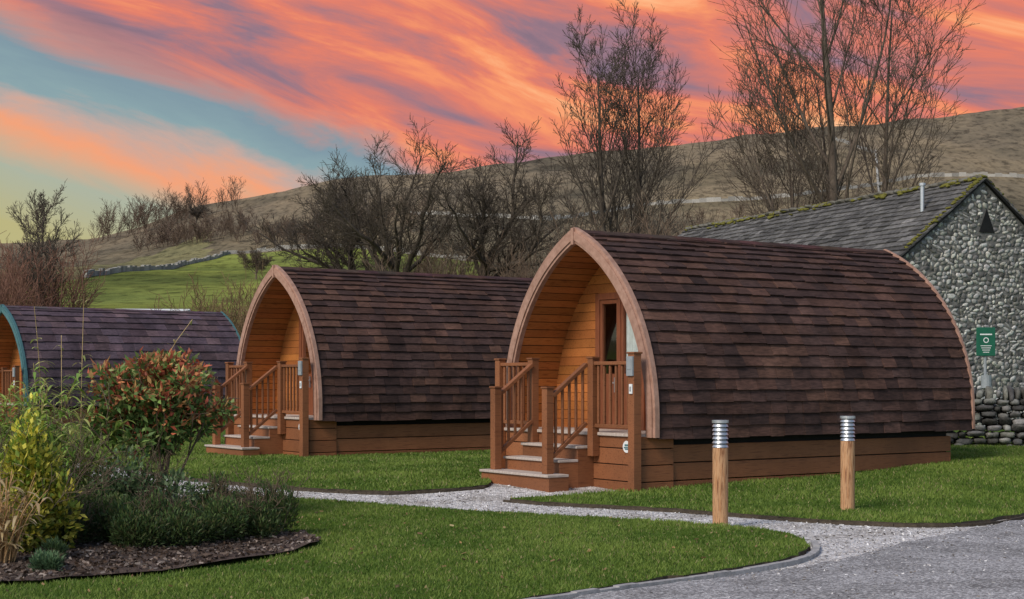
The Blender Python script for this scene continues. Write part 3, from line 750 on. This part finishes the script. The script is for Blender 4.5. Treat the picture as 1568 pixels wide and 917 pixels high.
# ------------------------------------------------------------------ foliage
def leaves(name,clumps,n,ln,wd,colf,parent=None,up=.2,droop=0,surface=.6):
    cl=np.array(clumps); vol=cl[:,3]*cl[:,4]*cl[:,5]; vol=vol**.8
    idx=rng.choice(len(cl),n,p=vol/vol.sum()); c=cl[idx]
    d=rng.normal(size=(n,3)); d/=np.linalg.norm(d,axis=1)[:,None]
    r=(surface+(1-surface)*rng.random(n))**1.0; r=np.where(rng.random(n)<.3,rng.random(n),r)*rng.normal(1,.10,n)
    P=c[:,:3]+d*c[:,3:6]*r[:,None]
    a=d*.7+rng.normal(0,.55,(n,3)); a[:,2]+=up-droop; a/=np.linalg.norm(a,axis=1)[:,None]
    w=np.cross(a,rng.normal(size=(n,3))); w/=np.linalg.norm(w,axis=1)[:,None]
    L_=ln*rng.uniform(.6,1.3,n)[:,None]; W=wd*rng.uniform(.7,1.2,n)[:,None]
    nr=np.cross(a,w)
    V=np.stack([P,P+a*L_*.45+w*W+nr*L_*.06,P+a*L_-nr*L_*.12,P+a*L_*.45-w*W+nr*L_*.06],1).reshape(-1,3)
    F=np.arange(4*n).reshape(-1,4)
    col=colf(P,d,r); return mk(name,V,F,[M['leaf']],None,col,parent)
def pick(cols,n,jit=.25): 
    c=np.array(cols)[rng.integers(0,len(cols),n)]; return c*rng.uniform(1-jit,1+jit,(n,1))
pb=(-3.68,15.5)
E=empty('photinia_shrub',(pb[0],pb[1],g(*pb)+.08))
cl=[]
rr=random.Random(5)
for i in range(54):
    th=rr.uniform(0,6.283); ph=math.acos(rr.uniform(-.85,1)); q=rr.uniform(.3,1.08)
    cl.append((.66*q*math.sin(ph)*math.cos(th),.58*q*math.sin(ph)*math.sin(th),1.08+.64*q*math.cos(ph),rr.uniform(.10,.2),rr.uniform(.10,.2),rr.uniform(.08,.17)))
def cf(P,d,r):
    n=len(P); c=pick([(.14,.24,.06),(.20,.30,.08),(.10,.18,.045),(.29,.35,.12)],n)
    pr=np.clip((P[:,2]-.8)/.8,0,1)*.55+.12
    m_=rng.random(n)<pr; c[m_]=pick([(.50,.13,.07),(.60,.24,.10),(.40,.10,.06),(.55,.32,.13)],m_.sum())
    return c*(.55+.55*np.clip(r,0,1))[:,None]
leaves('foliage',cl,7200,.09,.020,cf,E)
T=Tree(3)
Pp=dict(levels=2,seg=[6,5,3],tip=[.4,.4,.5],up=[.05,.05,.03],gn=[.07,.12,.18],kids=[6,4,0],start=[.4,.2,0],ang=[(20,50),(20,55)],lr=[.5,.5],rr=[.6,.6],taper=[.3,.3])
for i in range(7):
    T.grow(Vector((rr.uniform(-.12,.12),rr.uniform(-.1,.1),-.05)),Vector((rr.gauss(0,.28),rr.gauss(0,.28),1)),1.35,.016,0,Pp)
tubes('stems',T.pl,M['bark'],.004,(1.5,1.3,1.1),E)
def shrub(name,x,y,rx,ry,h,n,ln,wd,cols,up=.6,seed=1,lumps=9):
    E=empty(name,(x,y,g(x,y)+.07)); rr=random.Random(seed); cl=[]
    for i in range(lumps):
        a=rr.uniform(0,6.283); q=math.sqrt(rr.random())*.8
        hh=h*(1-.5*q)*rr.uniform(.7,1.15)
        cl.append((rx*q*math.cos(a),ry*q*math.sin(a),hh*.45,rx*rr.uniform(.22,.45),ry*rr.uniform(.22,.45),hh*.55))
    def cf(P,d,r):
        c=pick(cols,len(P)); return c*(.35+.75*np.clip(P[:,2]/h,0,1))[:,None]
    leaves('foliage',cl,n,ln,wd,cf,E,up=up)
    T=Tree(seed)
    for i in range(10): T.grow(Vector((rr.uniform(-rx*.4,rx*.4),rr.uniform(-ry*.4,ry*.4),-.05)),Vector((rr.gauss(0,.5),rr.gauss(0,.4),1)),h*.85,.006,0,Pp)
    tubes('stems',T.pl,M['bark'],.0025,(1.2,1.1,.9),E)
    return E
dk=[(.07,.13,.04),(.11,.18,.05),(.15,.22,.065),(.055,.10,.035),(.17,.17,.07)]
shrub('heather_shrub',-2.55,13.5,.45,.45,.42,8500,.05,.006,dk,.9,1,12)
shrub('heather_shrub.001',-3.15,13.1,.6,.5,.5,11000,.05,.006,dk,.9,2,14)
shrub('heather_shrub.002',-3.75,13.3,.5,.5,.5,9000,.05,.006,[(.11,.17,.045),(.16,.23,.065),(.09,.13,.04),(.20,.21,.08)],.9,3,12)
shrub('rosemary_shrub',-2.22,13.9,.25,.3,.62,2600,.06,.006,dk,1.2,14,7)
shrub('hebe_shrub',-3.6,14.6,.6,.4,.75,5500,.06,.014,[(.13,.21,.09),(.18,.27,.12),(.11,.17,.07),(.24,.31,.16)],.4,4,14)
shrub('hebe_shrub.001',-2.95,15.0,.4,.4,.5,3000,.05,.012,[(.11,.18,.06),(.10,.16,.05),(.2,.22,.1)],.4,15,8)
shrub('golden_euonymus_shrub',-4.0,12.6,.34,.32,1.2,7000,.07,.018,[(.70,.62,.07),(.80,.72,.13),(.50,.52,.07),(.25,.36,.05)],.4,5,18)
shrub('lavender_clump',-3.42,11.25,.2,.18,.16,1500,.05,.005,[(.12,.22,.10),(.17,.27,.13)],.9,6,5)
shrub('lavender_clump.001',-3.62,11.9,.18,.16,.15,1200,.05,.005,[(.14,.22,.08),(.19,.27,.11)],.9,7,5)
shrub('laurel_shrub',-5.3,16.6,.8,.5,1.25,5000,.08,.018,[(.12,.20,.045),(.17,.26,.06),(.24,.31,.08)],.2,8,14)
def bamboo(name,x,y,n,h,spread,seed,lc,nl,stalkcol,ll=.22):
    E=empty(name,(x,y,g(x,y)+.07)); rr=random.Random(seed); T=Tree(seed); P=[];
    for i in range(n):
        b=Vector((rr.gauss(0,spread*.35),rr.gauss(0,spread*.3),-.05)); d=Vector((rr.gauss(0,.16),rr.gauss(0,.14),1)).normalized()
        hh=h*rr.uniform(.65,1.1); pts=[b];rd=[.007]
        for k in range(8):
            d=(d+Vector((d.x*.12,d.y*.12,-.02*k*.5))).normalized(); b=b+d*hh/8; pts.append(b.copy()); rd.append(.007*(1-k/10))
        T.pl.append((pts,rd,3))
        for k in range(nl):
            t=rr.uniform(.3,1)*7.99; q=pts[int(t)].lerp(pts[int(t)+1],t-int(t))
            P.append(q)
    tubes('canes',T.pl,M['bark'],.004,stalkcol,E)
    V=[];F=[];Cc=[]
    for q in P:
        a=rr.uniform(0,6.283); el=rr.uniform(.1,.9); d=Vector((math.cos(a)*math.cos(el),math.sin(a)*math.cos(el),math.sin(el)))
        w=d.cross(Vector((0,0,1))).normalized()*rr.uniform(.010,.016); p=q; L_=ll*rr.uniform(.6,1.2)
        c=lc[rr.randrange(len(lc))]; k=rr.uniform(.75,1.25); prev=[p-w*.2,p+w*.2]
        for s in range(4):
            p=p+d*L_/4; d=(d+Vector((0,0,-.38))).normalized(); ww=w*(1,1,.7,.05)[s]
            o=len(V); V+=[prev[0],prev[1],p+ww,p-ww]; F.append((o,o+1,o+2,o+3)); Cc.append(tuple(v*k for v in c)); prev=[p-ww,p+ww]
    mk('blades',V,F,[M['leaf']],None,Cc,E)
gb=[(.30,.44,.09),(.40,.50,.12),(.20,.33,.07),(.50,.50,.16)]
bamboo('bamboo_clump',-4.75,14.7,44,1.5,.5,3,gb,42,(2.5,2.6,1.2),.25)
bamboo('bamboo_clump.001',-4.35,15.4,20,1.2,.5,4,gb,36,(2.5,2.6,1.2))
bamboo('bamboo_clump.002',-4.5,15.2,7,2.15,.35,9,[(.28,.32,.10),(.48,.42,.2)],18,(3.6,3.3,2.0),.16)
bamboo('dry_ornamental_grass',-3.96,11.7,55,.72,.16,6,[(.50,.38,.2),(.6,.47,.27),(.4,.28,.15)],3,(5,3.8,2.2),.25)
items=[((-4.15+.17*i+random.uniform(-.05,.05),16.9+random.uniform(-.2,.2),.22+random.uniform(-.05,.08)),(random.uniform(.08,.13),.1,random.uniform(.05,.08)),(random.uniform(-.3,.3),random.random()*3),(.42,.41,.39)) for i in range(4)]
stones('rockery_stones',items,M['stone'],None,.6)

# ------------------------------------------------------------------ world
W=bpy.data.worlds.new("World"); scene.world=W; W.use_nodes=True; nt=W.node_tree; nt.nodes.clear()
out=N(nt,'ShaderNodeOutputWorld')
sky=N(nt,'ShaderNodeTexSky',sky_type='NISHITA'); sky.sun_disc=False
SE=math.radians(40); az=math.radians(220)
sky.sun_elevation=SE; sky.sun_rotation=az
bg1=N(nt,'ShaderNodeBackground'); bg1.inputs[1].default_value=.14; L(nt,sky.outputs[0],bg1.inputs[0])
tc=N(nt,'ShaderNodeTexCoord'); sx=N(nt,'ShaderNodeSeparateXYZ'); L(nt,tc.outputs['Generated'],sx.inputs[0])
def mth(op,a,b=None,c=None,clamp=False):
    n=N(nt,'ShaderNodeMath',operation=op); n.use_clamp=clamp
    for i,s in enumerate((a,b,c)):
        if s is None: continue
        if isinstance(s,(int,float)): n.inputs[i].default_value=s
        else: L(nt,s,n.inputs[i])
    return n.outputs[0]
def sstep(v,a,b):
    n=N(nt,'ShaderNodeMapRange',interpolation_type='SMOOTHSTEP'); L(nt,v,n.inputs[0]); n.inputs[1].default_value=a; n.inputs[2].default_value=b; return n.outputs[0]
A=mth('ARCTAN2',sx.outputs[0],sx.outputs[1]); Ez=sx.outputs[2]
v=mth('ADD',Ez,mth('MULTIPLY',A,.295)); u=mth('SUBTRACT',A,mth('MULTIPLY',Ez,.295))
def cvec(su,sv,off=0):
    c=N(nt,'ShaderNodeCombineXYZ'); L(nt,mth('MULTIPLY',u,su),c.inputs[0]); L(nt,mth('MULTIPLY',v,sv),c.inputs[1]); c.inputs[2].default_value=off; return c.outputs[0]
n1=noi(nt,cvec(5,16),1.0,10,.6,.5)
v2=mth('ADD',v,mth('MULTIPLY',mth('SUBTRACT',n1,.5),.085))
c1=ramp(nt,mth('MULTIPLY',v2,4.0),[(0.0,(.50,.46,.22)),(.09,(.47,.46,.28)),(.18,(.42,.46,.36)),(.23,(.66,.42,.28)),(.275,(.90,.37,.20)),(.325,(.56,.40,.35)),(.37,(.26,.38,.41)),(.44,(.22,.32,.38)),(.48,(.46,.30,.29)),(.54,(.80,.28,.19))])
n2=noi(nt,cvec(5,24,3),1.0,10,.6,.6)
n3=noi(nt,cvec(3,8,8),1.0,5,.5,.4)
nn=mth('ADD',mth('MULTIPLY',n2,.58),mth('MULTIPLY',n3,.42))
c2=ramp(nt,nn,[(.37,(.19,.155,.22)),(.43,(.32,.19,.24)),(.47,(.55,.20,.19)),(.515,(.78,.22,.15)),(.56,(.95,.32,.15)),(.61,(1.0,.47,.23)),(.69,(1.0,.66,.42))])
cc=mixc(nt,sstep(v2,.112,.145),c1,c2)
bg2=N(nt,'ShaderNodeBackground'); bg2.inputs[1].default_value=1.0; L(nt,cc,bg2.inputs[0])
front=sstep(sx.outputs[1],.25,.75); low=mth('SUBTRACT',1,sstep(Ez,.30,.5))
mk_=mth('MULTIPLY',front,low)
mx=N(nt,'ShaderNodeMixShader'); L(nt,mk_,mx.inputs[0]); L(nt,bg1.outputs[0],mx.inputs[1]); L(nt,bg2.outputs[0],mx.inputs[2])
L(nt,mx.outputs[0],out.inputs[0])
sl=bpy.data.lights.new('sun','SUN'); sl.energy=2.7; sl.angle=math.radians(20); sl.color=(1,.92,.82)
so=bpy.data.objects.new('sun',sl); C.objects.link(so)
dv=Vector((math.sin(az)*math.cos(SE),math.cos(az)*math.cos(SE),math.sin(SE)))
so.rotation_euler=(-dv).to_track_quat('-Z','Y').to_euler(); so.location=dv*30
cam=bpy.data.cameras.new('camera'); co=bpy.data.objects.new('camera',cam); C.objects.link(co)
co.location=(0,0,1.5); co.rotation_euler=(math.radians(90),0,0); cam.sensor_width=36; cam.lens=53.27; cam.shift_y=.0762
cam.clip_end=5000; cam.clip_start=.1; scene.camera=co
scene.view_settings.view_transform='Standard'; scene.view_settings.look='None'; scene.view_settings.exposure=0
